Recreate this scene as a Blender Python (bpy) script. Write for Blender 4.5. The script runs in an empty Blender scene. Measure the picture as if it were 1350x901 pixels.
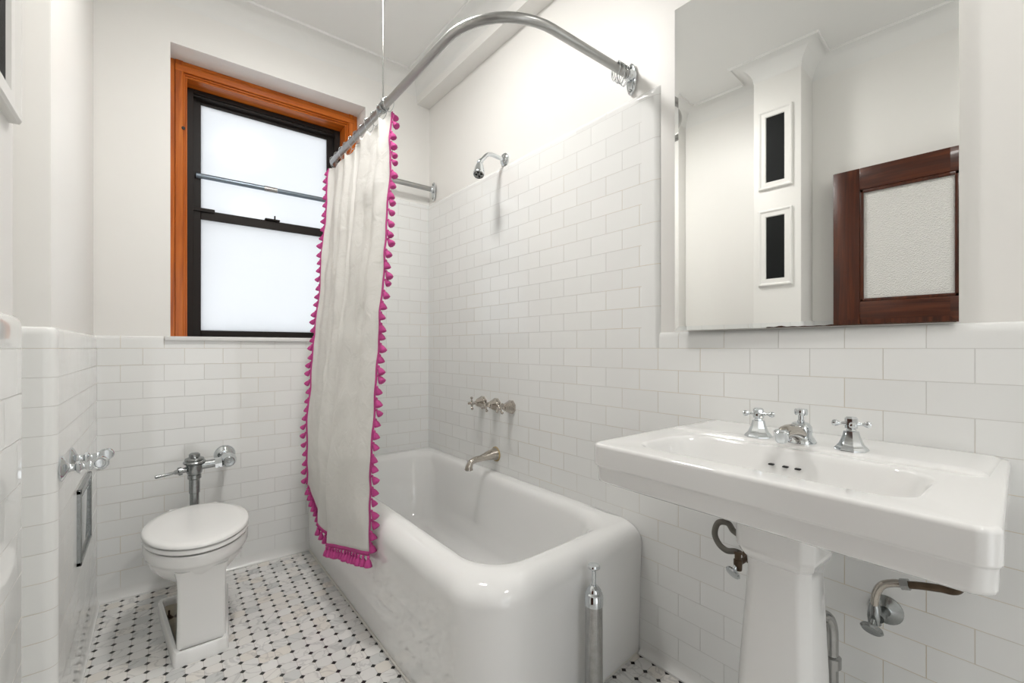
import bpy, bmesh, math, random
from mathutils import Vector, Matrix, noise
random.seed(7)
PI = math.pi
sc = bpy.context.scene
COL = sc.collection

# ------------------------------------------------------------------ materials
def new_mat(name):
    m = bpy.data.materials.new(name); m.use_nodes = True
    nt = m.node_tree; nt.nodes.clear()
    out = nt.nodes.new('ShaderNodeOutputMaterial')
    b = nt.nodes.new('ShaderNodeBsdfPrincipled')
    nt.links.new(b.outputs[0], out.inputs[0])
    return m, nt, b, out

def N(nt, typ, **kw):
    n = nt.nodes.new(typ)
    for k, v in kw.items(): setattr(n, k, v)
    return n

def math_n(nt, op, a, b=None, c=None):
    n = nt.nodes.new('ShaderNodeMath'); n.operation = op
    for i, v in enumerate((a, b, c)):
        if v is None: continue
        if isinstance(v, (int, float)): n.inputs[i].default_value = v
        else: nt.links.new(v, n.inputs[i])
    return n.outputs[0]

def simple(name, color, rough=.5, metal=0., coat=0., bump=0., bscale=40., var=0., spec=.5):
    m, nt, b, out = new_mat(name)
    b.inputs['Roughness'].default_value = rough
    b.inputs['Metallic'].default_value = metal
    b.inputs['Coat Weight'].default_value = coat
    b.inputs['Coat Roughness'].default_value = .03
    b.inputs['Specular IOR Level'].default_value = spec
    tc = N(nt, 'ShaderNodeTexCoord')
    no = N(nt, 'ShaderNodeTexNoise'); no.inputs['Scale'].default_value = bscale; no.inputs['Detail'].default_value = 3
    nt.links.new(tc.outputs['Object'], no.inputs['Vector'])
    mx = N(nt, 'ShaderNodeMix', data_type='RGBA')
    c2 = tuple(max(0, c * (1 - var)) for c in color)
    mx.inputs[6].default_value = (*color, 1); mx.inputs[7].default_value = (*c2, 1)
    nt.links.new(no.outputs[0], mx.inputs[0]); nt.links.new(mx.outputs[2], b.inputs['Base Color'])
    if bump:
        bp = N(nt, 'ShaderNodeBump'); bp.inputs['Strength'].default_value = 1; bp.inputs['Distance'].default_value = bump
        nt.links.new(no.outputs[0], bp.inputs['Height']); nt.links.new(bp.outputs[0], b.inputs['Normal'])
    return m

def tile_mat(name, mode='brick'):
    """glossy white subway tile; mode: brick (half bond) or strip (pieces stacked vertically)"""
    m, nt, b, out = new_mat(name)
    geo = N(nt, 'ShaderNodeNewGeometry')
    sp = N(nt, 'ShaderNodeSeparateXYZ'); nt.links.new(geo.outputs['Position'], sp.inputs[0])
    sn = N(nt, 'ShaderNodeSeparateXYZ'); nt.links.new(geo.outputs['True Normal'], sn.inputs[0])
    isx = math_n(nt, 'GREATER_THAN', math_n(nt, 'ABSOLUTE', sn.outputs[0]), .71)
    uy = math_n(nt, 'DIVIDE', math_n(nt, 'SUBTRACT', sp.outputs[1], .9557), .1619)
    ux = math_n(nt, 'DIVIDE', math_n(nt, 'ADD', sp.outputs[0], .2151), .1590)
    mxu = N(nt, 'ShaderNodeMix', data_type='FLOAT')
    nt.links.new(isx, mxu.inputs[0]); nt.links.new(ux, mxu.inputs[2]); nt.links.new(uy, mxu.inputs[3])
    u = math_n(nt, 'MULTIPLY', mxu.outputs[0], 2.0)
    course = .0785 if mode == 'brick' else .1555
    v = math_n(nt, 'DIVIDE', math_n(nt, 'SUBTRACT', sp.outputs[2], 1.149), course)
    # above the wainscot the courses run a hair tighter
    if mode == 'brick':
        up = math_n(nt, 'GREATER_THAN', sp.outputs[2], 1.149)
        v = math_n(nt, 'MULTIPLY', v, math_n(nt, 'ADD', 1.0, math_n(nt, 'MULTIPLY', up, .009)))
    cb = N(nt, 'ShaderNodeCombineXYZ'); nt.links.new(v, cb.inputs[1])
    if mode == 'brick': nt.links.new(u, cb.inputs[0])
    else: cb.inputs[0].default_value = .9
    br = N(nt, 'ShaderNodeTexBrick')
    br.offset = .5 if mode == 'brick' else 0.
    br.squash = 1; br.offset_frequency = 2
    br.inputs['Scale'].default_value = 1
    br.inputs['Brick Width'].default_value = 2.0 if mode == 'brick' else 50.
    br.inputs['Row Height'].default_value = 1.0
    br.inputs['Mortar Size'].default_value = .011 if mode == 'brick' else .006
    br.inputs['Mortar Smooth'].default_value = .15
    br.inputs['Bias'].default_value = 0
    br.inputs['Color1'].default_value = (.0, .0, .0, 1); br.inputs['Color2'].default_value = (1, 1, 1, 1)
    br.inputs['Mortar'].default_value = (.5, .5, .5, 1)
    nt.links.new(cb.outputs[0], br.inputs['Vector'])
    # tile colour, faintly different tile to tile
    cm = N(nt, 'ShaderNodeMix', data_type='RGBA')
    cm.inputs[6].default_value = (.835, .84, .825, 1); cm.inputs[7].default_value = (.865, .87, .855, 1)
    nt.links.new(br.outputs['Color'], cm.inputs[0])
    # grout, with yellowed stretches
    gn = N(nt, 'ShaderNodeTexNoise'); gn.inputs['Scale'].default_value = 2.3; gn.inputs['Detail'].default_value = 2
    nt.links.new(geo.outputs['Position'], gn.inputs['Vector'])
    gr = N(nt, 'ShaderNodeValToRGB')
    gr.color_ramp.elements[0].position = .50; gr.color_ramp.elements[0].color = (.66, .655, .63, 1)
    gr.color_ramp.elements[1].position = .68; gr.color_ramp.elements[1].color = (.70, .63, .51, 1)
    nt.links.new(gn.outputs[0], gr.inputs[0])
    c2 = N(nt, 'ShaderNodeMix', data_type='RGBA')
    nt.links.new(br.outputs['Fac'], c2.inputs[0]); nt.links.new(cm.outputs[2], c2.inputs[6]); nt.links.new(gr.outputs[0], c2.inputs[7])
    nt.links.new(c2.outputs[2], b.inputs['Base Color'])
    ro = N(nt, 'ShaderNodeMapRange'); ro.inputs[3].default_value = .045; ro.inputs[4].default_value = .7
    nt.links.new(br.outputs['Fac'], ro.inputs[0]); nt.links.new(ro.outputs[0], b.inputs['Roughness'])
    # joints sunk, each tile leaning a touch its own way, soft glaze ripple
    b1 = N(nt, 'ShaderNodeBump', invert=True); b1.inputs['Distance'].default_value = .0012
    nt.links.new(br.outputs['Fac'], b1.inputs['Height'])
    wv = N(nt, 'ShaderNodeTexNoise'); wv.inputs['Scale'].default_value = 9; wv.inputs['Detail'].default_value = 1
    nt.links.new(geo.outputs['Position'], wv.inputs['Vector'])
    b2 = N(nt, 'ShaderNodeBump'); b2.inputs['Distance'].default_value = .0006
    nt.links.new(wv.outputs[0], b2.inputs['Height']); nt.links.new(b1.outputs[0], b2.inputs['Normal'])
    nt.links.new(b2.outputs[0], b.inputs['Normal'])
    b.inputs['Specular IOR Level'].default_value = .5
    return m

def floor_mat():
    m, nt, b, out = new_mat('marble_mosaic')
    geo = N(nt, 'ShaderNodeNewGeometry')
    sp = N(nt, 'ShaderNodeSeparateXYZ'); nt.links.new(geo.outputs['Position'], sp.inputs[0])
    # lattice p = A + i*(a,b) + j*(c,d)
    a, bb, c, d = .0543, .0018, .00100, .0543
    det = a * d - bb * c
    x = math_n(nt, 'SUBTRACT', sp.outputs[0], .610); y = math_n(nt, 'SUBTRACT', sp.outputs[1], 1.530)
    u = math_n(nt, 'ADD', math_n(nt, 'MULTIPLY', x, d / det), math_n(nt, 'MULTIPLY', y, -c / det))
    v = math_n(nt, 'ADD', math_n(nt, 'MULTIPLY', x, -bb / det), math_n(nt, 'MULTIPLY', y, a / det))
    fu = math_n(nt, 'ABSOLUTE', math_n(nt, 'SUBTRACT', u, math_n(nt, 'ROUND', u)))
    fv = math_n(nt, 'ABSOLUTE', math_n(nt, 'SUBTRACT', v, math_n(nt, 'ROUND', v)))
    s = math_n(nt, 'ADD', fu, fv)
    dot = math_n(nt, 'LESS_THAN', s, .178)
    # grout: a ring around every dot and the joints between the octagons
    ring = math_n(nt, 'LESS_THAN', s, .208)
    jn = math_n(nt, 'LESS_THAN', math_n(nt, 'MINIMUM', fu, fv), .013)
    grout = math_n(nt, 'MAXIMUM', ring, jn)
    cell = N(nt, 'ShaderNodeCombineXYZ')
    nt.links.new(math_n(nt, 'FLOOR', u), cell.inputs[0]); nt.links.new(math_n(nt, 'FLOOR', v), cell.inputs[1])
    wn = N(nt, 'ShaderNodeTexWhiteNoise', noise_dimensions='2D'); nt.links.new(cell.outputs[0], wn.inputs['Vector'])
    tint = N(nt, 'ShaderNodeValToRGB')
    e = tint.color_ramp.elements
    e[0].position = 0; e[0].color = (.76, .755, .735, 1)
    e[1].position = 1; e[1].color = (.84, .835, .815, 1)
    for p, col in ((.12, (.62, .63, .62, 1)), (.2, (.76, .755, .735, 1)), (.6, (.81, .80, .78, 1)), (.85, (.79, .75, .69, 1)), (.93, (.84, .83, .81, 1))):
        q = e.new(p); q.color = col
    nt.links.new(wn.outputs['Value'], tint.inputs[0])
    # grey veins, shifted tile by tile
    off = N(nt, 'ShaderNodeVectorMath', operation='SCALE'); nt.links.new(wn.outputs['Color'], off.inputs[0]); off.inputs['Scale'].default_value = .35
    av = N(nt, 'ShaderNodeVectorMath', operation='ADD'); nt.links.new(geo.outputs['Position'], av.inputs[0]); nt.links.new(off.outputs[0], av.inputs[1])
    vn = N(nt, 'ShaderNodeTexNoise'); vn.inputs['Scale'].default_value = 7; vn.inputs['Detail'].default_value = 6; vn.inputs['Distortion'].default_value = 1.3
    nt.links.new(av.outputs[0], vn.inputs['Vector'])
    vr = N(nt, 'ShaderNodeValToRGB')
    vr.color_ramp.elements[0].position = .47; vr.color_ramp.elements[0].color = (1, 1, 1, 1)
    vr.color_ramp.elements[1].position = .53; vr.color_ramp.elements[1].color = (1, 1, 1, 1)
    q = vr.color_ramp.elements.new(.5); q.color = (.70, .70, .71, 1)
    nt.links.new(vn.outputs[0], vr.inputs[0])
    mul = N(nt, 'ShaderNodeMix', data_type='RGBA', blend_type='MULTIPLY'); mul.inputs[0].default_value = .8
    nt.links.new(tint.outputs[0], mul.inputs[6]); nt.links.new(vr.outputs[0], mul.inputs[7])
    g = N(nt, 'ShaderNodeMix', data_type='RGBA'); g.inputs[7].default_value = (.55, .53, .50, 1)
    nt.links.new(grout, g.inputs[0]); nt.links.new(mul.outputs[2], g.inputs[6])
    k = N(nt, 'ShaderNodeMix', data_type='RGBA'); k.inputs[7].default_value = (.010, .010, .011, 1)
    nt.links.new(dot, k.inputs[0]); nt.links.new(g.outputs[2], k.inputs[6])
    nt.links.new(k.outputs[2], b.inputs['Base Color'])
    b.inputs['Roughness'].default_value = .2
    bp = N(nt, 'ShaderNodeBump', invert=True); bp.inputs['Distance'].default_value = .0006
    nt.links.new(math_n(nt, 'SUBTRACT', grout, dot), bp.inputs['Height']); nt.links.new(bp.outputs[0], b.inputs['Normal'])
    return m

def wood_mat(name, c1, c2, c3, axis='Z', rough=.3):
    m, nt, b, out = new_mat(name)
    geo = N(nt, 'ShaderNodeTexCoord')
    mp = N(nt, 'ShaderNodeMapping')
    s = {'Z': (28, 28, 1.6), 'X': (1.6, 28, 28), 'Y': (28, 1.6, 28)}[axis]
    mp.inputs['Scale'].default_value = s
    nt.links.new(geo.outputs['Object'], mp.inputs[0])
    n1 = N(nt, 'ShaderNodeTexNoise'); n1.inputs['Scale'].default_value = 1.6; n1.inputs['Detail'].default_value = 6; n1.inputs['Distortion'].default_value = .8
    nt.links.new(mp.outputs[0], n1.inputs['Vector'])
    r = N(nt, 'ShaderNodeValToRGB')
    r.color_ramp.elements[0].position = .3; r.color_ramp.elements[0].color = (*c1, 1)
    r.color_ramp.elements[1].position = .72; r.color_ramp.elements[1].color = (*c3, 1)
    q = r.color_ramp.elements.new(.5); q.color = (*c2, 1)
    nt.links.new(n1.outputs[0], r.inputs[0]); nt.links.new(r.outputs[0], b.inputs['Base Color'])
    b.inputs['Roughness'].default_value = rough; b.inputs['Coat Weight'].default_value = .12; b.inputs['Specular IOR Level'].default_value = .35
    return m

M = {}
M['paint'] = simple('white_wall_paint', (.86, .848, .818), .42, bump=.0004, bscale=14, var=.015)
M['paint_ceil'] = simple('white_ceiling_paint', (.84, .84, .82), .5, bump=.0003, bscale=14)
M['tile'] = tile_mat('white_subway_tile')
M['tile_strip'] = tile_mat('white_bullnose_tile', 'strip')
M['cove'] = simple('white_cove_tile', (.84, .84, .82), .12, var=.04, bscale=6)
M['floor'] = floor_mat()
M['porc'] = simple('white_porcelain', (.88, .878, .865), .07, coat=.6, var=.01, bscale=3)
M['tub'] = simple('white_tub_enamel', (.88, .88, .87), .06, coat=.5, bump=.0005, bscale=12, var=.01)
M['seat'] = simple('white_seat_plastic', (.89, .888, .875), .16)
M['chrome'] = simple('polished_chrome', (.66, .69, .71), .06, 1.)
M['chrome_worn'] = simple('worn_chrome', (.42, .44, .44), .24, 1., bump=.0003, bscale=90, var=.35)
M['nickel'] = simple('polished_nickel', (.54, .50, .45), .12, 1., var=.1)
M['nickel_dull'] = simple('dull_steel', (.52, .52, .51), .26, 1., var=.35, bscale=60)
M['rod'] = simple('brushed_rod_metal', (.46, .46, .45), .32, 1., var=.2, bscale=20)
M['brown_metal'] = simple('tarnished_brown_metal', (.17, .12, .08), .38, .8, var=.5, bscale=60)
M['hose'] = simple('braided_grey_hose', (.17, .16, .14), .5, .5, bump=.002, bscale=400)
M['bronze'] = simple('dark_bronze_aluminium', (.014, .010, .008), .42, 0., spec=.25)
M['bar'] = simple('blue_grey_bar', (.22, .27, .32), .3, .6)
M['black'] = simple('black_grille', (.008, .009, .009), .55, spec=.15, bump=.001, bscale=300)
M['darkhole'] = simple('dark_hole', (.01, .01, .01), .6)
M['rust'] = simple('rusty_bolt', (.10, .05, .03), .7, .4, var=.6, bscale=200)
M['stain'] = simple('yellowed_grout', (.55, .42, .20), .7, var=.4, bscale=50)
M['putty'] = simple('stained_putty', (.62, .55, .42), .7, var=.6, bscale=22)
M['caulk'] = simple('white_caulk', (.74, .72, .67), .5, var=.2, bscale=30)
M['pink'] = simple('pink_cotton_trim', (.74, .085, .36), .8, bump=.003, bscale=500, var=.35)
M['marble'] = simple('white_marble_sill', (.84, .84, .83), .2, bscale=14, var=.14)
M['wood'] = wood_mat('orange_varnished_pine', (.34, .070, .006), (.52, .125, .010), (.62, .175, .020), 'Z')
M['wood_x'] = wood_mat('orange_varnished_pine_head', (.34, .070, .006), (.52, .125, .010), (.62, .175, .020), 'X')
M['mahog'] = wood_mat('dark_mahogany', (.030, .0065, .002), (.060, .013, .004), (.105, .026, .008), 'Z')
M['mahog_y'] = wood_mat('dark_mahogany_rail', (.030, .0065, .002), (.060, .013, .004), (.105, .026, .008), 'Y')
M['mirror'] = simple('mirror_silver', (.93, .94, .93), .005, 1.)

def frosted(name, tint):
    m, nt, b, out = new_mat(name)
    nt.nodes.remove(b)
    tr = N(nt, 'ShaderNodeBsdfTranslucent'); tr.inputs[0].default_value = (*tint, 1)
    gl = N(nt, 'ShaderNodeBsdfGlossy'); gl.inputs['Roughness'].default_value = .13; gl.inputs[0].default_value = (1, 1, 1, 1)
    fr = N(nt, 'ShaderNodeFresnel'); fr.inputs[0].default_value = 1.45
    mx = N(nt, 'ShaderNodeMixShader')
    nt.links.new(fr.outputs[0], mx.inputs[0]); nt.links.new(tr.outputs[0], mx.inputs[1]); nt.links.new(gl.outputs[0], mx.inputs[2])
    nt.links.new(mx.outputs[0], out.inputs[0])
    return m
M['frost'] = frosted('frosted_window_glass', (.93, .95, .97))

def pebbled():
    m, nt, b, out = new_mat('pebbled_door_glass')
    b.inputs['Base Color'].default_value = (.72, .71, .68, 1); b.inputs['Roughness'].default_value = .12
    tc = N(nt, 'ShaderNodeTexCoord')
    vo = N(nt, 'ShaderNodeTexVoronoi'); vo.inputs['Scale'].default_value = 190
    nt.links.new(tc.outputs['Object'], vo.inputs['Vector'])
    bp = N(nt, 'ShaderNodeBump'); bp.inputs['Distance'].default_value = .003
    nt.links.new(vo.outputs[0], bp.inputs['Height']); nt.links.new(bp.outputs[0], b.inputs['Normal'])
    return m
M['pebble'] = pebbled()

def curtain_mat():
    m, nt, b, out = new_mat('white_cotton')
    nt.nodes.remove(b)
    tc = N(nt, 'ShaderNodeTexCoord')
    n = N(nt, 'ShaderNodeTexNoise'); n.inputs['Scale'].default_value = 11; n.inputs['Detail'].default_value = 3; n.inputs['Distortion'].default_value = 1.6
    nt.links.new(tc.outputs['Object'], n.inputs['Vector'])
    bp = N(nt, 'ShaderNodeBump'); bp.inputs['Distance'].default_value = .007; bp.inputs['Strength'].default_value = .7
    nt.links.new(n.outputs[0], bp.inputs['Height'])
    d = N(nt, 'ShaderNodeBsdfDiffuse'); d.inputs[0].default_value = (.93, .925, .905, 1)
    t = N(nt, 'ShaderNodeBsdfTranslucent'); t.inputs[0].default_value = (.94, .92, .87, 1)
    nt.links.new(bp.outputs[0], d.inputs['Normal'])
    mx = N(nt, 'ShaderNodeMixShader'); mx.inputs[0].default_value = .34
    nt.links.new(d.outputs[0], mx.inputs[1]); nt.links.new(t.outputs[0], mx.inputs[2]); nt.links.new(mx.outputs[0], out.inputs[0])
    return m
M['cloth'] = curtain_mat()

m, nt, b, out = new_mat('lamp_glass'); b.inputs['Base Color'].default_value = (.9, .9, .88, 1)
b.inputs['Emission Color'].default_value = (1, .98, .95, 1); b.inputs['Emission Strength'].default_value = 77.
M['lamp'] = m
m2 = m.copy(); m2.name = 'fill_lamp_glass'; M['lamp_fill'] = m2  # weaker glow for the unseen lamp added as fill behind the camera
m2.node_tree.nodes['Principled BSDF'].inputs['Emission Strength'].default_value = 43.

# ------------------------------------------------------------------ builders
ORG = {}            # world origin of every empty
def org(o):
    p = Vector((0, 0, 0))
    while o is not None:
        p += ORG.get(o.name, Vector((0, 0, 0))); o = o.parent
    return p

def tagit(o, label=None, cat=None, group=None, kind=None):
    if label: o['label'] = label
    if cat: o['category'] = cat
    if group: o['group'] = group
    if kind: o['kind'] = kind
    return o

def thing(name, label, cat, loc=(0, 0, 0), group=None, kind=None):
    o = bpy.data.objects.new(name, None); o.empty_display_size = .05
    COL.objects.link(o); o.location = loc; ORG[o.name] = Vector(loc)
    return tagit(o, label, cat, group, kind)

def obj(name, bm, m, parent=None, smooth=40, label=None):
    """link a bmesh written in world coordinates as ONE object"""
    off = org(parent) if parent else Vector((0, 0, 0))
    bmesh.ops.translate(bm, verts=bm.verts, vec=-off)
    bmesh.ops.recalc_face_normals(bm, faces=bm.faces)
    me = bpy.data.meshes.new(name); bm.to_mesh(me); bm.free()
    me.materials.append(M[m] if isinstance(m, str) else m)
    if smooth:
        for p in me.polygons: p.use_smooth = True
        me.set_sharp_from_angle(angle=math.radians(smooth))
    o = bpy.data.objects.new(name, me); COL.objects.link(o)
    if parent: o.parent = parent
    if label: o['label'] = label
    return o

def nb(): return bmesh.new()

def box(bm, lo, hi, bev=0., seg=2):
    r = bmesh.ops.create_cube(bm, size=1)
    vs = r['verts']
    for v in vs:
        v.co = Vector([lo[i] + (v.co[i] + .5) * (hi[i] - lo[i]) for i in range(3)])
    if bev:
        es = list({e for v in vs for e in v.link_edges})
        bmesh.ops.bevel(bm, geom=es, offset=bev, segments=seg, affect='EDGES', profile=.5)
    return bm

def basis(ax):
    ax = Vector(ax).normalized()
    t = Vector((0, 0, 1)) if abs(ax.z) < .9 else Vector((1, 0, 0))
    e1 = ax.cross(t).normalized(); e2 = ax.cross(e1).normalized()
    return ax, e1, e2

def lathe(bm, prof, o=(0, 0, 0), ax=(0, 0, 1), seg=28, sx=1., sy=1., rot=0.):
    """prof: (radius, height) pairs; r=0 closes to a point"""
    ax, e1, e2 = basis(ax); o = Vector(o)
    rings = []
    for r, h in prof:
        if r <= 1e-6: rings.append([bm.verts.new(o + ax * h)])
        else:
            rings.append([bm.verts.new(o + ax * h + e1 * (r * sx * math.cos(2 * PI * i / seg + rot)) + e2 * (r * sy * math.sin(2 * PI * i / seg + rot))) for i in range(seg)])
    for a, b2 in zip(rings, rings[1:]):
        for i in range(seg):
            j = (i + 1) % seg
            if len(a) == 1 and len(b2) == 1: continue
            if len(a) == 1: bm.faces.new((a[0], b2[i], b2[j]))
            elif len(b2) == 1: bm.faces.new((a[i], a[j], b2[0]))
            else: bm.faces.new((a[i], a[j], b2[j], b2[i]))
    for R in (rings[0], rings[-1]):
        if len(R) > 1: bm.faces.new(R)
    return bm

def cyl(bm, p0, p1, r0, r1=None, seg=20):
    p0, p1 = Vector(p0), Vector(p1); r1 = r0 if r1 is None else r1
    return lathe(bm, [(r0, 0), (r1, (p1 - p0).length)], p0, p1 - p0, seg)

def ball(bm, c, r, seg=16, sq=1.):
    prof = [(r * math.sin(PI * k / 10), -r * sq * math.cos(PI * k / 10)) for k in range(11)]
    prof[0] = (0, -r * sq); prof[-1] = (0, r * sq)
    return lathe(bm, prof, c, (0, 0, 1), seg)

def smooth_path(pts, n=8):
    P = [Vector(p) for p in pts]; out = []
    P = [P[0] * 2 - P[1]] + P + [P[-1] * 2 - P[-2]]
    for i in range(1, len(P) - 2):
        for k in range(n):
            t = k / n
            a, b2, c, d = P[i - 1], P[i], P[i + 1], P[i + 2]
            out.append(.5 * ((2 * b2) + (c - a) * t + (2 * a - 5 * b2 + 4 * c - d) * t * t + (3 * b2 - a - 3 * c + d) * t ** 3))
    out.append(P[-2]); return out

def tube(bm, pts, r, seg=12, closed=False):
    """r: number or function of t in 0..1"""
    P = [Vector(p) for p in pts]; n = len(P)
    rings = []; up = None
    for i, p in enumerate(P):
        if closed: t = (P[(i + 1) % n] - P[i - 1]).normalized()
        else: t = (P[min(i + 1, n - 1)] - P[max(i - 1, 0)]).normalized()
        if up is None:
            up = Vector((0, 0, 1)) if abs(t.z) < .9 else Vector((1, 0, 0))
        e1 = (up - t * up.dot(t)).normalized(); up = e1; e2 = t.cross(e1)
        rr = r(i / (n - 1)) if callable(r) else r
        rings.append([bm.verts.new(p + e1 * rr * math.cos(2 * PI * k / seg) + e2 * rr * math.sin(2 * PI * k / seg)) for k in range(seg)])
    m_ = n if closed else n - 1
    for i in range(m_):
        a, b2 = rings[i], rings[(i + 1) % n]
        for k in range(seg):
            j = (k + 1) % seg; bm.faces.new((a[k], a[j], b2[j], b2[k]))
    if not closed: bm.faces.new(rings[0]); bm.faces.new(rings[-1])
    return bm

def loft(bm, rings, cap0=True, cap1=True):
    V = [[bm.verts.new(p) for p in R] for R in rings]
    n = len(V[0])
    for a, b2 in zip(V, V[1:]):
        for i in range(n):
            j = (i + 1) % n; bm.faces.new((a[i], a[j], b2[j], b2[i]))
    if cap0: bm.faces.new(V[0])
    if cap1: bm.faces.new(V[-1])
    return bm

def rrect(x0, x1, y0, y1, z, rad, n=10, side=5):
    """rounded rectangle, corner radii rad = (x0y0, x1y0, x1y1, x0y1), fixed point count"""
    if not isinstance(rad, (list, tuple)): rad = (rad,) * 4
    cs = [((x0, y0), (1, 1), PI), ((x1, y0), (-1, 1), 1.5 * PI), ((x1, y1), (-1, -1), 0), ((x0, y1), (1, -1), .5 * PI)]
    pts = []
    for k, ((cx, cy), (sx, sy), a0) in enumerate(cs):
        r = max(rad[k], .0004)
        ox, oy = cx + sx * r, cy + sy * r
        arc = [Vector((ox + r * math.cos(a0 + .5 * PI * i / n), oy + r * math.sin(a0 + .5 * PI * i / n), z)) for i in range(n + 1)]
        pts.append(arc)
    out = []
    for k in range(4):
        out += pts[k]; a, b2 = pts[k][-1], pts[(k + 1) % 4][0]
        for i in range(1, side): out.append(a.lerp(b2, i / side))
    return out

# plan path sweeps (walls' tile skins, coves, baseboards): the room lies to the RIGHT of the path
def round_corners(path, rc=.018, n=6):
    P = [Vector((p[0], p[1])) for p in path]; out = [P[0]]
    for a, b2, c in zip(P, P[1:], P[2:]):
        d1, d2 = (b2 - a).normalized(), (c - b2).normalized()
        cr = d1.x * d2.y - d1.y * d2.x
        if cr < 1e-5: out.append(b2); continue        # concave seen from the room
        # outer (convex towards the room) corner: turn right
        s, e = b2 - d1 * rc, b2 + d2 * rc
        out.append(s)
        for k in range(1, n):
            t = k / n; out.append((1 - t) ** 2 * s + 2 * t * (1 - t) * b2 + t * t * e)
        out.append(e)
    out.append(P[-1]); return out

def offset_path(P, o):
    n = len(P); out = []
    for i in range(n):
        d1 = (P[i] - P[i - 1]).normalized() if i > 0 else (P[1] - P[0]).normalized()
        d2 = (P[i + 1] - P[i]).normalized() if i < n - 1 else d1
        n1, n2 = Vector((d1.y, -d1.x)), Vector((d2.y, -d2.x))
        m_ = n1 + n2
        oo = o[i] if isinstance(o, list) else o
        out.append(P[i] + m_ * (oo / max(m_.dot(n1), .2)))
    return out

def sweep(bm, P, prof, scale=None):
    """prof: (offset from the plaster, z), closed back to the plaster"""
    cols = []
    for o, z in prof:
        oo = [o * s for s in scale] if scale else o
        cols.append([bm.verts.new((q.x, q.y, z)) for q in offset_path(P, oo)])
    for a, b2 in zip(cols, cols[1:] + cols[:1]):
        for i in range(len(P) - 1):
            bm.faces.new((a[i], a[i + 1], b2[i + 1], b2[i]))
    for e in (0, len(P) - 1): bm.faces.new([c[e] for c in cols])
    return bm

# ------------------------------------------------------------------ the room
XR, YB, XC, YC, XK = 1.434, 2.726, -.215, 1.72, -.188       # tile faces: right wall, back wall, chase side, chase front, pilaster
T = .012
HC = 2.925
XL = -.43; YF = -1.25
C0, C1 = .89, 1.178                                          # pilaster from/to along the left wall
pr, pb = XR + T, YB + T
L = [(XL - T, YF), (XL - T, C0 + T), (XK - T, C0 + T), (XK - T, C1 - T), (XL - T, C1 - T), (XL - T, YC + T), (XC - T, YC + T), (XC - T, pb), (pr, pb), (pr, YF)]

bm = nb(); box(bm, (XL - .2, YF - .2, -.12), (XR + .2, YB + .45, 0)); fl = obj('floor', bm, 'floor', smooth=0); tagit(fl, kind='structure')
bm = nb(); box(bm, (XL - .2, YF - .2, HC), (XR + .2, YB + .45, HC + .12)); o = obj('ceiling', bm, 'paint_ceil', smooth=0); tagit(o, kind='structure')
bm = nb(); box(bm, (pr, YF - .2, 0), (pr + .15, YB + .45, HC)); wr = obj('wall_right', bm, 'paint', smooth=0); tagit(wr, kind='structure')
# back wall around the window opening
OX0, OX1, OZ0, OZ1 = .047, 1.007, 1.188, 2.639
YO = 3.10
bm = nb()
box(bm, (XL - .2, pb, 0), (OX0, YO, HC)); box(bm, (OX1, pb, 0), (pr, YO, HC))
box(bm, (OX0, pb, 0), (OX1, YO, OZ0)); box(bm, (OX0, pb, OZ1), (OX1, YO, HC))
wb = obj('wall_back', bm, 'paint', smooth=0); tagit(wb, kind='structure')
bm = nb(); box(bm, (XL - .2, YF - .2, 0), (XL - T, pb, HC)); wl = obj('wall_left', bm, 'paint', smooth=0); tagit(wl, kind='structure')
bm = nb(); box(bm, (XL - T, C0 + T, 0), (XK - T, C1 - T, HC), .006); obj('pilaster', bm, 'paint', wl)
bm = nb(); box(bm, (XL - T, YC + T, 0), (XC - T, pb, HC), .006); obj('pipe_chase', bm, 'paint', wl)
# front wall behind the camera, with an open doorway to the hall
bm = nb()
box(bm, (XL - .2, YF - .15, 0), (-.05, YF, HC)); box(bm, (.80, YF - .15, 0), (pr, YF, HC)); box(bm, (-.05, YF - .15, 2.15), (.80, YF, HC))
o = obj('wall_front', bm, 'paint', smooth=0); tagit(o, kind='structure')
# soffit along the right wall
bm = nb(); box(bm, (1.354, YF, 2.772), (pr, pb, HC)); o = obj('trim_1', bm, 'paint', smooth=0); tagit(o, kind='structure')
# cove and bead round the ceiling
R_ = .10
prof = [(0, HC - R_)] + [(R_ * (1 - math.cos(a)), HC - R_ + R_ * math.sin(a)) for a in [PI / 2 * k / 10 for k in range(1, 10)]] + [(R_, HC - .001), (R_ + .001, HC - .011), (R_ + .011, HC - .012), (R_ + .014, HC + .002), (0, HC + .002)]
Lc = [Vector(p) for p in L[:8]] + [Vector((1.354, pb)), Vector((1.354, YF))]
bm = nb(); sweep(bm, Lc, prof); o = obj('trim_2', bm, 'paint_ceil', smooth=35); tagit(o, kind='structure')
# tile skin of the wainscot, rounded on outer corners and along the cap
WT = 1.207
P = round_corners(L)
cap = [(0, .0)] + [(T, .0), (T, WT - .022)] + [(T * math.cos(a) if a < 1.5 else 0, WT - .022 + .022 * math.sin(a)) for a in [PI / 2 * k / 6 for k in range(1, 7)]]
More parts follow.
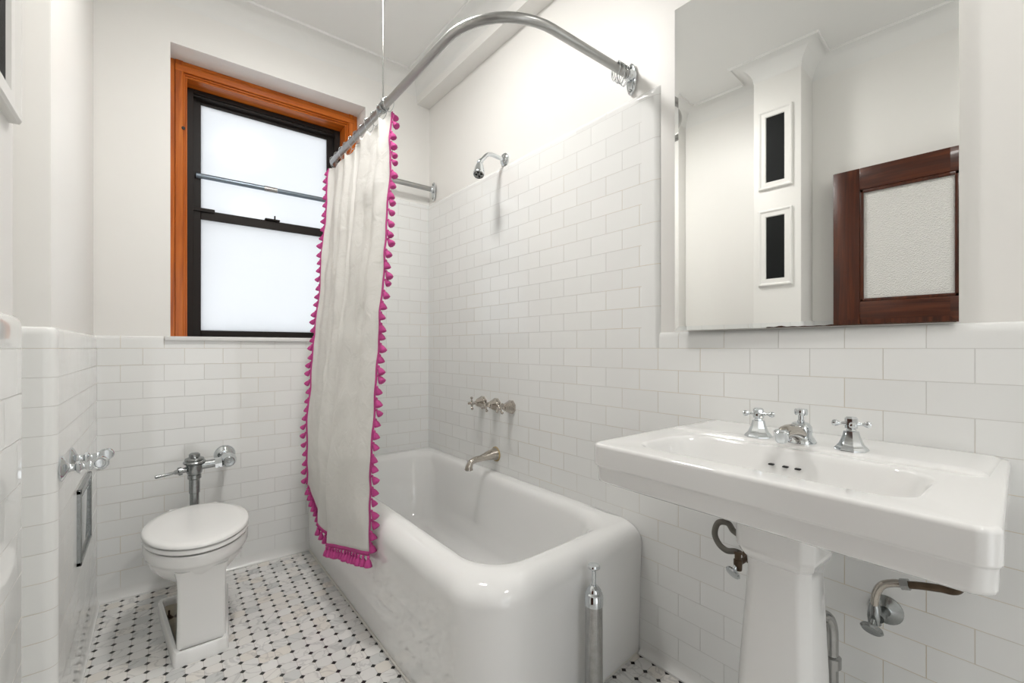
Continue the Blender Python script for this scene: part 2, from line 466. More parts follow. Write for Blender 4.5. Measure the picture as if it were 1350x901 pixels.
# split per wall: left (with pilaster and chase), back, right
iL = next(i for i, q in enumerate(P) if abs(q.x - (XC - T)) < 1e-6 and abs(q.y - pb) < 1e-6)
bm = nb(); sweep(bm, P[:iL + 1], cap); obj('tile_wainscot', bm, 'tile', wl, 50)
low = [(0, .0), (T, .0), (T, 1.15), (0, 1.15)]
bm = nb(); sweep(bm, [Vector((XC - T, pb)), Vector((1.07, pb))], cap); sweep(bm, [Vector((1.07, pb)), Vector((pr, pb))], low); obj('tile_wainscot', bm, 'tile', wb, 50)
bm = nb(); sweep(bm, [Vector((pr, .952)), Vector((pr, YF))], cap); sweep(bm, [Vector((pr, pb)), Vector((pr, .952))], low); obj('tile_wainscot', bm, 'tile', wr, 50)
# taller tile round the tub
ST = 2.115
cap2 = [(0, 1.15), (T, 1.15), (T, ST - .022)] + cap[3:][:0] + [(T * math.cos(a) if a < 1.5 else 0, ST - .022 + .022 * math.sin(a)) for a in [PI / 2 * k / 6 for k in range(1, 7)]]
bm = nb(); sweep(bm, [Vector((pr, pb)), Vector((pr, 1.027))], cap2); obj('tile_surround', bm, 'tile', wr, 50)
bm = nb(); sweep(bm, [Vector((1.07, pb)), Vector((pr, pb))], cap2); obj('tile_surround', bm, 'tile', wb, 50)
ys = [1.027, .990] + [.978 - .026 * k / 6 for k in range(0, 7)]
scl = [1, 1] + [math.cos(PI / 2 * k / 6) if k < 6 else .02 for k in range(0, 7)]
cap3 = cap2
bm = nb(); sweep(bm, [Vector((pr, y)) for y in ys], cap3, scl); obj('bullnose_edge', bm, 'tile_strip', wr, 60)
# coved baseboard tiles
def cove_prof(h=.052, out=.016):
    return [(0, .0), (T + out, .0), (T + out, .006)] + [(T + out * (1 - math.sin(a)), .006 + (h - .006) * (1 - math.cos(a))) for a in [PI / 2 * k / 6 for k in range(1, 7)]] + [(0, h)]
bm = nb(); sweep(bm, P[:iL + 1], cove_prof(.05, .012)); o = obj('baseboard_left', bm, 'cove', smooth=50); tagit(o, kind='structure')
bm = nb(); sweep(bm, [Vector((XC - T, pb)), Vector((pr, pb))], cove_prof(.052, .016)); o = obj('baseboard_back', bm, 'cove', smooth=50); tagit(o, kind='structure')
bm = nb(); sweep(bm, [Vector((pr, 1.028)), Vector((pr, YF))], cove_prof(.040, .020)); o = obj('baseboard_right', bm, 'cove', smooth=50); tagit(o, kind='structure')
# joints of the baseboard tiles
for (xa, xb, par) in ((.10, .13, 'back'),): pass

# ------------------------------------------------------------------ window
win = thing('window_1', 'orange wood cased window with dark bronze sashes and frosted panes', 'window', (.527, 3.0, 1.207), kind='structure')
YW = 2.88
def casing(bm, x0, x1, z0, z1, vertical, sgn):
    # stepped moulding: flat outer board, two shallow steps inward
    w = (x1 - x0) if vertical else (z1 - z0)
    for f0, f1, y in ((0, .30, YW + .006), (.30, .76, YW), (.76, .88, YW + .012), (.88, 1.0, YW + .022)):
        if vertical:
            a, b2 = (x0 + f0 * w, x0 + f1 * w) if sgn > 0 else (x1 - f1 * w, x1 - f0 * w)
            box(bm, (a, y, z0), (b2, 3.08, z1), .002, 1)
        else:
            box(bm, (x0, y, z1 - f1 * w), (x1, 3.08, z1 - f0 * w), .002, 1)
CW = .073
bm = nb(); casing(bm, OX0, OX0 + CW, 1.207, OZ1, True, 1); obj('wood_casing', bm, 'wood', win, 30)
bm = nb(); casing(bm, OX1 - CW, OX1, 1.207, OZ1, True, -1); obj('wood_casing', bm, 'wood', win, 30)
bm = nb(); casing(bm, OX0 + CW * .29, OX1 - CW * .29, OZ1 - CW, OZ1 - .0005, False, 1); bmesh.ops.translate(bm, verts=bm.verts, vec=(0, -.0012, 0)); hd = obj('head_casing', bm, 'wood_x', win, 30)
bm = nb(); lathe(bm, [(.0, -.006), (.008, -.004), (.008, .004), (0, .006)], (OX0 + .056, YW - .001, 2.29), (0, 1, 0), 12); obj('wood_plug', bm, 'darkhole', win)
FX0, FX1, FZ0, FZ1 = OX0 + CW, OX1 - CW, 1.207, OZ1 - CW
def frame(bm, x0, x1, z0, z1, wx, wt, wb_, y0, y1, bev=.002):
    box(bm, (x0, y0, z0), (x0 + wx, y1, z1), bev, 1); box(bm, (x1 - wx, y0, z0), (x1, y1, z1), bev, 1)
    box(bm, (x0 + wx, y0, z1 - wt), (x1 - wx, y1, z1), bev, 1); box(bm, (x0 + wx, y0, z0), (x1 - wx, y1, z0 + wb_), bev, 1)
bm = nb(); frame(bm, FX0, FX1, FZ0, FZ1, .032, .024, .012, 3.0, 3.085)
box(bm, (FX0 + .005, 3.012, FZ1 - .034), (FX1 - .005, 3.08, FZ1 - .02), .002, 1)
obj('metal_frame', bm, 'bronze', win, 30)
bm = nb(); frame(bm, FX0 + .03, FX1 - .03, 1.885, FZ1 - .022, .038, .030, .026, 3.048, 3.078); us = obj('upper_sash', bm, 'bronze', win, 30)
bm = nb(); box(bm, (.185, 3.060, 1.905), (.868, 3.066, 2.515)); obj('frosted_pane', bm, 'frost', us, 0)
bm = nb(); frame(bm, FX0 + .030, FX1 - .030, 1.218, 1.915, .036, .050, .030, 3.015, 3.045)
box(bm, (FX0 + .03, 3.004, 1.905), (.25, 3.03, 1.925), .002, 1)
lsh = obj('lower_sash', bm, 'bronze', win, 30)
bm = nb(); box(bm, (.182, 3.028, 1.24), (.872, 3.034, 1.87)); obj('frosted_pane', bm, 'frost', lsh, 0)
bm = nb(); box(bm, (.50, 3.0, 1.915), (.58, 3.03, 1.925), .003); box(bm, (.548, 3.0, 1.922), (.556, 3.01, 1.945), .002); obj('sash_latch', bm, 'bronze', win)
bm = nb(); box(bm, (.14, 2.985, 1.207), (.915, 3.02, 1.219), .002, 1); obj('sill_track', bm, 'bronze', win)
bm = nb(); box(bm, (.024, 2.712, 1.186), (1.034, 3.09, 1.207), .003, 2); o = obj('marble_sill', bm, 'marble', win, 40)
bm = nb(); cyl(bm, (.165, 3.038, 2.11), (.89, 3.038, 2.11), .0145, seg=20); rb = obj('window_bar', bm, 'bar', smooth=40)
tagit(rb, 'blue-grey metal bar spanning the upper frosted window pane', 'bar')
bm2 = nb(); cyl(bm2, (.50, 3.038, 2.11), (.57, 3.038, 2.11), .0162, seg=20); obj('joint_sleeve', bm2, 'nickel_dull', rb)

# ------------------------------------------------------------------ ceiling light (seen in the reflections), plus an added fill lamp behind the camera
for lx, ly, lab, lm in ((.585, 1.60, 'round white glass ceiling light mirrored in the upper window pane', 'lamp'), (.93, -.45, 'added round fill lamp on the ceiling behind the viewer, unseen', 'lamp_fill')):
    t = thing('ceiling_light', lab, 'ceiling light', (lx, ly, HC), 'ceiling lights')
    bm = nb(); lathe(bm, [(.152, .0), (.152, -.044), (.149, -.046), (.145, -.044), (.145, -.01)], (lx, ly, HC), (0, 0, 1), 40); obj('metal_rim', bm, 'chrome', t)
    bm = nb(); lathe(bm, [(.143, -.012), (.143, -.044)] + [(.143 * math.cos(a), -.044 - .020 * math.sin(a)) for a in [PI / 2 * k / 8 for k in range(1, 8)]] + [(0, -.064)], (lx, ly, HC), (0, 0, 1), 40); obj('glass_shade', bm, lm, t)

# ------------------------------------------------------------------ bathtub
TX0, TY0 = .663, .980
tub = thing('bathtub', 'white enamelled built-in bathtub with a thick rolled rim', 'bathtub', (1.05, 1.87, 0))
TX1, TY1 = XR, YB
def tub_ring(oL, oN, oR, oF, z, rNL, rNR, rFR, rFL):
    q = rrect(TX0 + oL, TX1 - oR, TY0 + oN, TY1 - oF, z, (rNL, rNR, rFR, rFL), 14, 10)
    for p_ in q:      # the near end bows out towards the room
        sx_ = max(0, (p_.x - TX0) / (TX1 - TX0)); p_.y += .044 * sx_ ** 2.2 * max(0, 1 - (p_.y - TY0) / .8)
    return q
rings = [tub_ring(.014, .014, .002, .002, .0, .13, .002, .002, .002), tub_ring(.012, .012, .002, .002, .05, .135, .002, .002, .002),
         tub_ring(.004, .006, .002, .002, .30, .15, .002, .002, .002)]
RR = .070
for k in range(0, 9):
    a = PI / 2 * k / 8
    rings.append(tub_ring(RR * (1 - math.cos(a)), RR * (1 - math.cos(a)) + .0, .002, .002, .415 + RR * math.sin(a), .16, .002 + .04 * (1 - math.cos(a)), .002, .004))
# crest, then the inner roll
rings.append(tub_ring(.078, .078, .022, .035, .486, .15, .10, .03, .05))
for k in range(1, 8):
    a = PI / 2 * k / 8
    d = .055 * math.sin(a); dz = .055 * (1 - math.cos(a))
    rings.append(tub_ring(.078 + d * .9, .085 + d * .9, .038 + d * .7, .045 + d, .486 - dz, .155, .11 + .07 * math.sin(a), .10, .10))
rings += [tub_ring(.140, .150, .085, .125, .38, .155, .18, .13, .13), tub_ring(.165, .20, .105, .17, .22, .16, .17, .13, .13),
          tub_ring(.180, .235, .120, .20, .13, .15, .15, .13, .13), tub_ring(.205, .27, .150, .23, .095, .13, .13, .12, .12),
          tub_ring(.250, .33, .20, .29, .085, .10, .10, .10, .10)]
bm = nb(); loft(bm, rings); obj('tub_body', bm, 'tub', tub, 60)
bm = nb()
pts = [Vector((TX0 + .010, 2.70, .005))] + [Vector((TX0 + .010, y, .005)) for y in (2.2, 1.7, 1.3, 1.18)]
pts += [Vector((TX0 + .010 + .14 * (1 - math.cos(a)), TY0 + .016 + .14 * (1 - math.sin(a)), .005)) for a in [PI / 2 * k / 8 for k in range(0, 9)]]
pts += [Vector((1.05, TY0 + .026, .005)), Vector((1.25, TY0 + .040, .005)), Vector((1.42, TY0 + .058, .005))]
tube(bm, pts, .005, 8); obj('caulk_line', bm, 'caulk', tub)
bm = nb(); lathe(bm, [(0, .003), (.024, .003), (.026, 0), (.026, -.004)], (1.06, 2.30, .086), (0, 0, 1), 20); obj('drain', bm, 'nickel', tub)

# overflow standpipe of the tub
px, py = 1.067, .940
t = thing('waste_standpipe', 'upright dull metal waste pipe with knob in front of the tub', 'pipe', (px, py, 0))
bm = nb(); cyl(bm, (px, py, 0), (px, py, .362), .0275, .0265, 28); obj('pipe_body', bm, 'nickel_dull', t)
bm = nb(); lathe(bm, [(.0285, .350), (.0285, .378), (.0265, .381), (.0265, .386), (.0225, .390), (.0225, .396), (.016, .405), (.010, .411), (0, .411)], (px, py, 0), (0, 0, 1), 28); obj('screw_cap', bm, 'chrome', t)
bm = nb(); lathe(bm, [(.0065, .400), (.0065, .455), (.010, .458), (.0185, .464), (.0195, .468), (.017, .473), (.008, .476), (0, .477)], (px, py, 0), (0, 0, 1), 24); obj('lift_knob', bm, 'chrome', t)

# ------------------------------------------------------------------ toilet
TXc = .128
t = thing('toilet', 'white bowl toilet with closed lid under the window, no tank', 'toilet', (TXc, 2.25, 0))
def egg(cx, yb, yf, w, z, n=48, e=1.0):
    """yb back (large y), yf front"""
    out = []
    cy = yb - (yb - yf) * .46
    for i in range(n):
        a = 2 * PI * i / n
        s, c = math.sin(a), math.cos(a)
        ly = (yb - cy) if c > 0 else (cy - yf)
        out.append(Vector((cx + w / 2 * math.copysign(abs(s) ** e, s), cy + ly * math.copysign(abs(c) ** e, c), z)))
    return out
YBK, YFR = 2.50, 1.985
bm = nb()
loft(bm, [egg(TXc, 2.40, 2.14, .10, .235), egg(TXc, 2.44, 2.11, .17, .240), egg(TXc, 2.47, 2.075, .235, .258), egg(TXc, 2.487, 2.043, .290, .285), egg(TXc, 2.493, 2.018, .325, .312), egg(TXc, 2.497, 1.999, .343, .337), egg(TXc, 2.498, 1.991, .348, .350),
          egg(TXc, 2.50, 1.986, .356, .354), egg(TXc, 2.50, 1.983, .358, .362), egg(TXc, 2.50, 1.983, .358, .390), egg(TXc, 2.498, 1.986, .352, .396), egg(TXc, 2.46, 2.03, .28, .396)])
obj('bowl', bm, 'porc', t, 50)
# wide flat spud shelf at the back of the bowl
bm = nb(); loft(bm, [rrect(TXc - .06, TXc + .06, 2.40, 2.60, .27, .04), rrect(TXc - .075, TXc + .075, 2.38, 2.61, .34, .04), rrect(TXc - .085, TXc + .085, 2.38, 2.615, .385, .05), rrect(TXc - .08, TXc + .08, 2.385, 2.61, .392, .05)])
obj('spud_shelf', bm, 'porc', t, 50)
# pedestal: a flat-fronted column, widening trapway behind
bm = nb()
loft(bm, [rrect(.052, .206, 2.035, 2.43, .045, .012), rrect(.054, .205, 2.036, 2.42, .10, .012), rrect(.055, .205, 2.036, 2.40, .24, .012), rrect(.053, .207, 2.025, 2.42, .30, .014), rrect(.045, .215, 2.006, 2.44, .335, .03)])
obj('pedestal', bm, 'porc', t, 40)
# base plate with raised border
def trap(y0, y1, xa0, xa1, xb0, xb1, z, r=.01):
    q = rrect(0, 1, 0, 1, z, .06, 5, 4)
    return [Vector(((xa0 + (xb0 - xa0) * p.y) * (1 - p.x) + (xa1 + (xb1 - xa1) * p.y) * p.x, y0 + (y1 - y0) * p.y, z)) for p in q]
bm = nb()
loft(bm, [trap(2.008, 2.50, .042, .212, -.005, .262, 0), trap(2.010, 2.498, .043, .211, -.003, .260, .044), trap(2.013, 2.494, .046, .208, .001, .256, .050),
          trap(2.022, 2.485, .056, .198, .012, .245, .050), trap(2.027, 2.480, .061, .193, .016, .241, .044), trap(2.027, 2.480, .061, .193, .018, .239, .018)])
obj('base_plate', bm, 'porc', t, 40)
bm = nb(); loft(bm, [trap(2.03, 2.478, .062, .192, .018, .239, .0185), trap(2.03, 2.478, .062, .192, .018, .239, .0205)]); obj('stained_putty', bm, 'putty', t, 0, 'yellow-brown stained putty in the base')
for bx in (.036, .222):
    bm = nb(); lathe(bm, [(.016, .018), (.016, .021), (.009, .022), (.009, .030), (.004, .031), (.004, .052), (0, .052)], (bx, 2.36, 0), (0, 0, 1), 10); obj('floor_bolt', bm, 'rust', t)
bm = nb(); loft(bm, [egg(TXc, 2.488, 1.988, .340, .4005), egg(TXc, 2.495, 1.977, .360, .406), egg(TXc, 2.495, 1.977, .360, .416), egg(TXc, 2.492, 1.980, .354, .4195), egg(TXc, 2.40, 2.08, .2, .4195)])
obj('seat_ring', bm, 'seat', t, 50)
bm = nb(); loft(bm, [egg(TXc, 2.488, 1.990, .338, .4228), egg(TXc, 2.497, 1.975, .362, .427), egg(TXc, 2.497, 1.975, .362, .433), egg(TXc, 2.492, 1.981, .350, .4385), egg(TXc, 2.47, 2.01, .30, .442), egg(TXc, 2.38, 2.10, .17, .4435)])
obj('lid', bm, 'seat', t, 50)
for sx in (-.07, .07):
    bm = nb(); box(bm, (TXc + sx - .022, 2.475, .392), (TXc + sx + .022, 2.515, .43), .006); obj('hinge', bm, 'seat', t, 40)

# flush valve
fx, fy = TXc + .006, 2.575
t = thing('flush_valve', 'worn chrome flush valve with lever on the wall above the toilet', 'flush valve', (fx, fy, .392))
bm = nb(); lathe(bm, [(.030, .392), (.030, .400), (.021, .404), (.0185, .41), (.0185, .47), (.0215, .472), (.0215, .535), (.027, .54), (.027, .556), (.022, .56)], (fx, fy, 0), (0, 0, 1), 24); obj('flush_tube', bm, 'chrome_worn', t)
bm = nb(); lathe(bm, [(.024, .556), (.030, .566), (.034, .585), (.034, .604), (.030, .608)], (fx, fy, 0), (0, 0, 1), 28); 
cyl(bm, (fx, fy, .595), (fx + .085, fy, .598), .020, .019, 20)
obj('valve_body', bm, 'chrome_worn', t)
bm = nb(); lathe(bm, [(.032, .606), (.043, .610), (.045, .616), (.042, .621), (.037, .623), (.039, .628), (.036, .634), (.026, .638), (.022, .640), (.022, .652), (.016, .657), (0, .658)], (fx, fy, 0), (0, 0, 1), 28); obj('valve_cap', bm, 'chrome_worn', t)
bm = nb(); lathe(bm, [(.012, .03), (.012, .048), (.019, .05), (.019, .062), (.011, .066), (.009, .075), (.0062, .08), (.0068, .118), (.0075, .145), (.005, .148)], (fx, fy, .588), (-1, -.18, -.10), 16); obj('flush_lever', bm, 'chrome_worn', t)
bm = nb(); cyl(bm, (fx + .08, fy, .598), (fx + .108, fy, .599), .025, .025, 6); obj('union_nut', bm, 'chrome', t)
sx = fx + .135
bm = nb(); lathe(bm, [(.020, .0), (.034, .03), (.036, .055), (.030, .075), (.024, .085), (.024, .092)], (sx, fy + .06, .603), (0, -1, 0), 28)
cyl(bm, (sx, fy + .05, .603), (sx, YB - .004, .603), .017); cyl(bm, (fx + .105, fy, .599), (sx, fy + .012, .601), .021)
st = obj('stop_valve', bm, 'chrome', t)
bm = nb(); lathe(bm, [(.022, .0), (.024, .004), (.020, .008), (.008, .007), (.007, .003), (0, .003)], (sx, fy - .032, .603), (0, -1, 0), 24); obj('stop_cap', bm, 'chrome_worn', st)
bm = nb(); lathe(bm, [(.048, 0), (.046, .006), (.034, .016), (.020, .022), (.018, .022)], (sx, YB, .603), (0, -1, 0), 32); obj('wall_flange', bm, 'chrome', t)

# toilet paper holder brackets on the chase
t = thing('toilet_paper_holder', 'chrome double bracket toilet paper holder on the left tiles, empty', 'toilet paper holder', (XC, 1.86, .81))
for k, (y, z) in enumerate(((1.765, .812), (1.955, .788 + .014))):
    bm = nb(); lathe(bm, [(.026, 0), (.027, .004), (.022, .009), (.014, .013), (.010, .016), (.0075, .022), (.0075, .030), (.013, .034), (.014, .040), (.009, .044), (.0065, .048), (.0065, .054), (.010, .059), (.010, .064), (.007, .069)],
                 (XC, y, z), (1, 0, .0), 20, 1.5 if False else 1.0, 1.35)
    br = obj('bracket', bm, 'chrome', t)
    bm = nb(); c = Vector((XC + .083, y, z + .003))
    tube(bm, [c + Vector((.016 * math.cos(a), 0, .016 * math.sin(a))) for a in [2 * PI * i / 24 for i in range(24)]], .0045, 8, True)
    lathe(bm, [(.016, -.005), (.016, .005)], c + Vector((0, .006 if k == 0 else -.006, 0)), (0, 1, 0), 20)
    obj('roller_socket', bm, 'chrome', br)

# access panel
t = thing('access_panel', 'rectangular chrome framed panel set in the left tiled wall', 'panel', (XC, 2.24, .41))
y0, y1, z0, z1 = 2.09, 2.395, .412, .668
bm = nb()
for lo, hi in (((XC - .004, y0, z0), (XC + .012, y0 + .014, z1)), ((XC - .004, y1 - .014, z0), (XC + .012, y1, z1)), ((XC - .004, y0, z0), (XC + .012, y1, z0 + .014)), ((XC - .004, y0, z1 - .014), (XC + .012, y1, z1))):
    box(bm, lo, hi, .002, 1)
obj('metal_frame', bm, 'chrome_worn', t)
bm = nb(); box(bm, (XC - .002, y0 + .012, z0 + .012), (XC + .005, y1 - .012, z1 - .012)); obj('cover_plate', bm, 'nickel_dull', t)
bm = nb(); box(bm, (XC + .004, y0 + .05, z0 + .045), (XC + .008, y1 - .04, z1 - .04), .002); obj('inset_plate', bm, 'chrome', t)

# ------------------------------------------------------------------ tub fittings on the right wall
def cross_handle(bm, c, ax, span, r, balls=True, rot=.3):
    ax, e1, e2 = basis(ax); c = Vector(c)
    for k in range(4):
        a = rot + k * PI / 2; d = e1 * math.cos(a) + e2 * math.sin(a)
        lathe(bm, [(r * .9, 0), (r * .75, span * .45), (r * .55, span * .6), (r * 1.15, span * .72), (r * 1.25, span * .84), (r * .9, span * .95), (0, span)], c, d, 12)
    lathe(bm, [(0, -r * 1.9), (r * 1.5, -r * 1.7), (r * 1.8, -r), (r * 1.8, r * .8), (r * 1.4, r * 1.5), (0, r * 1.7)], c, ax, 16)

tlabels = ['cross-handle tub tap farthest into the corner, left of three', 'middle cross-handle tub tap of the row of three', 'cross-handle tub tap nearest the sink, right of three']
for y, lab, rr in ((2.078, tlabels[0], .1), (1.950, tlabels[1], .5), (1.822, tlabels[2], .75)):
    z = .845
    t = thing('tub_tap', lab, 'tap', (XR, y, z), 'three nickel tub taps on the tiled wall')
    bm = nb(); lathe(bm, [(.038, -.004), (.037, .006), (.030, .020), (.024, .034), (.020, .044), (.014, .048), (.012, .050)], (XR, y, z), (-1, 0, 0), 8, rot=PI / 8); obj('bell_flange', bm, 'nickel', t, 25)
    bm = nb(); lathe(bm, [(.010, .046), (.010, .056), (.007, .060), (.007, .068)], (XR, y, z), (-1, 0, 0), 16); obj('stem', bm, 'nickel', t)
    bm = nb(); cross_handle(bm, (XR - .076, y, z), (-1, 0, 0), .037, .0062, rot=rr); obj('cross_handle', bm, 'nickel', t, 40)
# spout
t = thing('tub_spout', 'curved nickel tub spout below the three taps', 'spout', (XR, 1.958, .575))
sy = 1.958
pth = smooth_path([(XR, sy, .578), (XR - .025, sy, .578), (XR - .06, sy, .574), (XR - .10, sy, .568), (XR - .135, sy, .565), (XR - .160, sy, .556), (XR - .172, sy, .535), (XR - .174, sy, .520)], 6)
def sr(t_):
    return .036 - .020 * min(1, t_ / .42) ** 1.0 if t_ < .42 else (.016 + .006 * max(0, (t_ - .75) / .25))
bm = nb(); tube(bm, pth, sr, 24); so = obj('spout_body', bm, 'nickel', t, 50)
bm = nb(); lathe(bm, [(.0, 0), (.016, 0), (.018, -.003), (.018, .004)], (XR - .174, sy, .520), (0, 0, 1), 16); obj('outlet', bm, 'chrome_worn', so)
bm = nb(); lathe(bm, [(.040, 0), (.039, .004), (.030, .006)], (XR, sy, .577), (-1, 0, 0), 24); obj('grout_ring', bm, 'stain', t)

# shower head
hy, hz = 1.889, 2.148
t = thing('shower', 'chrome shower head on a bent arm above the tub tiles', 'shower head', (XR, hy, hz))
bm = nb(); lathe(bm, [(.032, -.01), (.033, .004), (.028, .010), (.014, .013), (.012, .016)], (XR + .006, hy, hz), (-1, 0, 0), 28); obj('wall_flange', bm, 'chrome', t)
bm = nb(); tube(bm, smooth_path([(XR + .01, hy, hz - .002), (XR - .03, hy, hz + .0), (XR - .075, hy, hz + .004), (XR - .105, hy, hz - .004), (XR - .130, hy, hz - .030), (XR - .150, hy, hz - .052)], 6), .0105, 16); obj('shower_arm', bm, 'chrome', t)
hax = Vector((-.30, -.30, -.90)).normalized(); hc = Vector((XR - .150, hy, hz - .052))
bm = nb(); lathe(bm, [(.013, -.012), (.014, -.004), (.014, .006), (.011, .012)], hc, Vector((-.7, 0, -.7)), 16); ball(bm, hc + hax * .014, .012); obj('ball_joint', bm, 'chrome', t)
bm = nb(); lathe(bm, [(.013, .014), (.018, .022), (.021, .034), (.026, .062), (.028, .078), (.028, .086), (.026, .089), (.025, .086)], hc, hax, 28); hh = obj('head_shell', bm, 'chrome', t)
bm = nb(); lathe(bm, [(.0, .086), (.025, .086), (.025, .080)], hc, hax, 28); obj('face_plate', bm, 'nickel', hh)
ax_, e1_, e2_ = basis(hax)
bm = nb()
for k in range(4):
    a = PI / 4 + k * PI / 2
    lathe(bm, [(.0055, .084), (.0055, .0875), (0, .0875)], hc + e1_ * .0125 * math.cos(a) + e2_ * .0125 * math.sin(a), hax, 12)
lathe(bm, [(.002, .084), (.002, .0875), (0, .0875)], hc, hax, 8)
obj('nozzle_holes', bm, 'darkhole', hh)

# ------------------------------------------------------------------ curtain rod
RZ, RX = 2.200, .771
t = thing('shower_curtain_rod', 'U-shaped grey metal shower curtain rod above the tub', 'curtain rod', (RX, 1.9, RZ))
def arc(cx, cy, r, a0, a1, n=12): return [Vector((cx + r * math.cos(a0 + (a1 - a0) * i / n), cy + r * math.sin(a0 + (a1 - a0) * i / n), RZ)) for i in range(n + 1)]
YA, YZ = 1.076, 2.660
p = [Vector((XR, YA, RZ)), Vector((1.3, YA, RZ)), Vector((1.15, YA, RZ))]
p += arc(RX + .25, YA + .25, .25, 1.5 * PI, PI)
p += [Vector((RX, y, RZ)) for y in (1.5, 1.8, 2.1, 2.4)] + arc(RX + .07, YZ - .07, .07, PI, .5 * PI, 8) + [Vector((1.1, YZ, RZ)), Vector((XR, YZ, RZ))]
bm = nb(); tube(bm, p, .0158, 20); obj('rod_tube', bm, 'rod', t, 50)
for y in (YA, YZ):
    bm = nb(); lathe(bm, [(.022, 0), (.022, .004), (.020, .007)], (XR + .004, y, RZ - .012), (-1, 0, 0), 28, 1., 2.8 if abs(basis((-1, 0, 0))[2].z) > .5 else 1.)
    lathe(bm, [(.024, .0), (.022, .020), (.018, .026), (.018, .030)], (XR + .004, y, RZ), (-1, 0, 0), 24)
    f = obj('wall_flange', bm, 'chrome', t, 40)
    for dz in (-.058, .034):
        bm = nb(); lathe(bm, [(.006, .004), (.006, .010), (.003, .012), (0, .012)], (XR + .004, y, RZ + dz), (-1, 0, 0), 10); obj('flange_screw', bm, 'chrome_worn', f)
bm = nb(); cyl(bm, (RX, 1.885, RZ + .018), (RX, 1.885, HC), .0034, .0034, 10); obj('ceiling_support', bm, 'nickel_dull', t)
bm = nb(); lathe(bm, [(.021, -.018), (.022, -.014), (.022, .014), (.021, .018)], (RX, 1.885, RZ), (0, 1, 0), 20); lathe(bm, [(.009, .012), (.009, .036), (.006, .04)], (RX, 1.885, RZ), (0, 0, 1), 12); obj('support_clamp', bm, 'chrome_worn', t)

# rings
def make_ring(label, group):
    t = thing('curtain_ring', label, 'curtain ring', (0, 0, 0), group)
    pts = []
    for i in range(36):
        a = 2 * PI * i / 36
        r = .022 if math.sin(a) > 0 else .022 - .006 * (-math.sin(a)) ** 2
        zz = .022 * math.sin(a) if math.sin(a) > 0 else .042 * math.sin(a)
        pts.append(Vector((r * math.cos(a), 0, zz)))
    bm = nb(); tube(bm, pts, .0013, 6, True); obj('wire_loop', bm, 'chrome', t)
    bm = nb()
    for k in range(5):
        a = PI * (.2 + .6 * k / 4); ball(bm, (.0215 * math.cos(a), 0, .0215 * math.sin(a)), .0042, 8)
    obj('roller_beads', bm, 'chrome_worn', t)
    return t
def copy_tree(o, parent=None):
    c = o.copy(); COL.objects.link(c)
    if parent: c.parent = parent
    for ch in [x for x in o.children]:
        copy_tree(ch, c)
    return c
ring_y = [1.825 + (2.585 - 1.825) * k / 10 for k in range(11)]
ra = make_ring('wire roller ring holding up the white curtain on the rod', 'curtain rings holding the curtain')
for k, y in enumerate(ring_y):
    r = ra if k == 0 else copy_tree(ra)
    r.location = (RX, y, RZ - .003); r.rotation_euler = (random.uniform(-.12, .12), 0, random.uniform(-.25, .25))
rb_ = make_ring('bare wire roller ring bunched by the right wall flange of the rod', 'bare curtain rings by the wall')
for k, x in enumerate((1.345, 1.354, 1.364, 1.372, 1.383, 1.394)):
    r = rb_ if k == 0 else copy_tree(rb_)
    r.scale = (1.05, 1.05, 1.15); r.location = (x, YA, RZ - .004); r.rotation_euler = (random.uniform(-.2, .2), random.uniform(-.1, .1), PI / 2 + random.uniform(-.25, .25))

# ------------------------------------------------------------------ curtain
cur = thing('shower_curtain', 'white cotton shower curtain edged with pink tassels, drawn open', 'shower curtain', (.70, 2.2, .2))
#        top x, top y,  bottom x, bottom y, bottom z
nodes = [(.778, 1.815, .640, 1.70, .365), (.760, 1.90, .628, 1.80, .343), (.785, 1.99, .620, 1.92, .312), (.752, 2.09, .616, 2.03, .285), (.790, 2.19, .608, 2.125, .262),
         (.768, 2.225, .628, 2.15, .262), (.782, 2.27, .642, 2.18, .27), (.755, 2.34, .630, 2.26, .275), (.788, 2.41, .614, 2.31, .295),
         (.770, 2.44, .632, 2.34, .31), (.757, 2.50, .640, 2.40, .335), (.782, 2.56, .630, 2.48, .385), (.765, 2.60, .620, 2.53, .43)]
def cat(a, b2, c, d, t): return .5 * ((2 * b2) + (c - a) * t + (2 * a - 5 * b2 + 4 * c - d) * t * t + (3 * b2 - a - 3 * c + d) * t ** 3)
def node_at(u):
    n = len(nodes) - 1; x = u * n; i = min(int(x), n - 1); t_ = x - i
    q = [nodes[max(0, min(n, i + k))] for k in (-1, 0, 1, 2)]
    return [cat(q[0][k], q[1][k], q[2][k], q[3][k], t_) for k in range(5)]
def ztop(u, y):
    s = (y - 1.825) / .076; f = s - math.floor(s)
    return RZ - .042 - .022 * math.sin(PI * f) ** 2 if 0 <= s <= 10 else RZ - .046
def cpos(u, v):
    tx, ty, bx, by, bz = node_at(u)
    zt = ztop(u, ty)
    w = min(1, v / .80)
    z = zt + (bz - zt) * v
    x, y = tx + (bx - tx) * w, ty + (by - ty) * w
    # fine folds that fade and drift downwards
    a = .008 * (1 - v) ** 1.2 * math.sin(u * 62 + .6 * math.sin(v * 5)) + .0055 * math.sin(u * 24 + v * 3.2) * (1 - .6 * v)
    nz = noise.noise(Vector((u * 7, v * 9, 2.1))) * .010 + noise.noise(Vector((u * 16, v * 22, 7))) * .0045
    x += (a + nz) * .9; y -= (a + nz) * .25
    return Vector((x, y, z))
NU, NV = 170, 150
bm = nb(); G = [[bm.verts.new(cpos(i / NU, j / NV)) for j in range(NV + 1)] for i in range(NU + 1)]
for i in range(NU):
    for j in range(NV): bm.faces.new((G[i][j], G[i + 1][j], G[i + 1][j + 1], G[i][j + 1]))
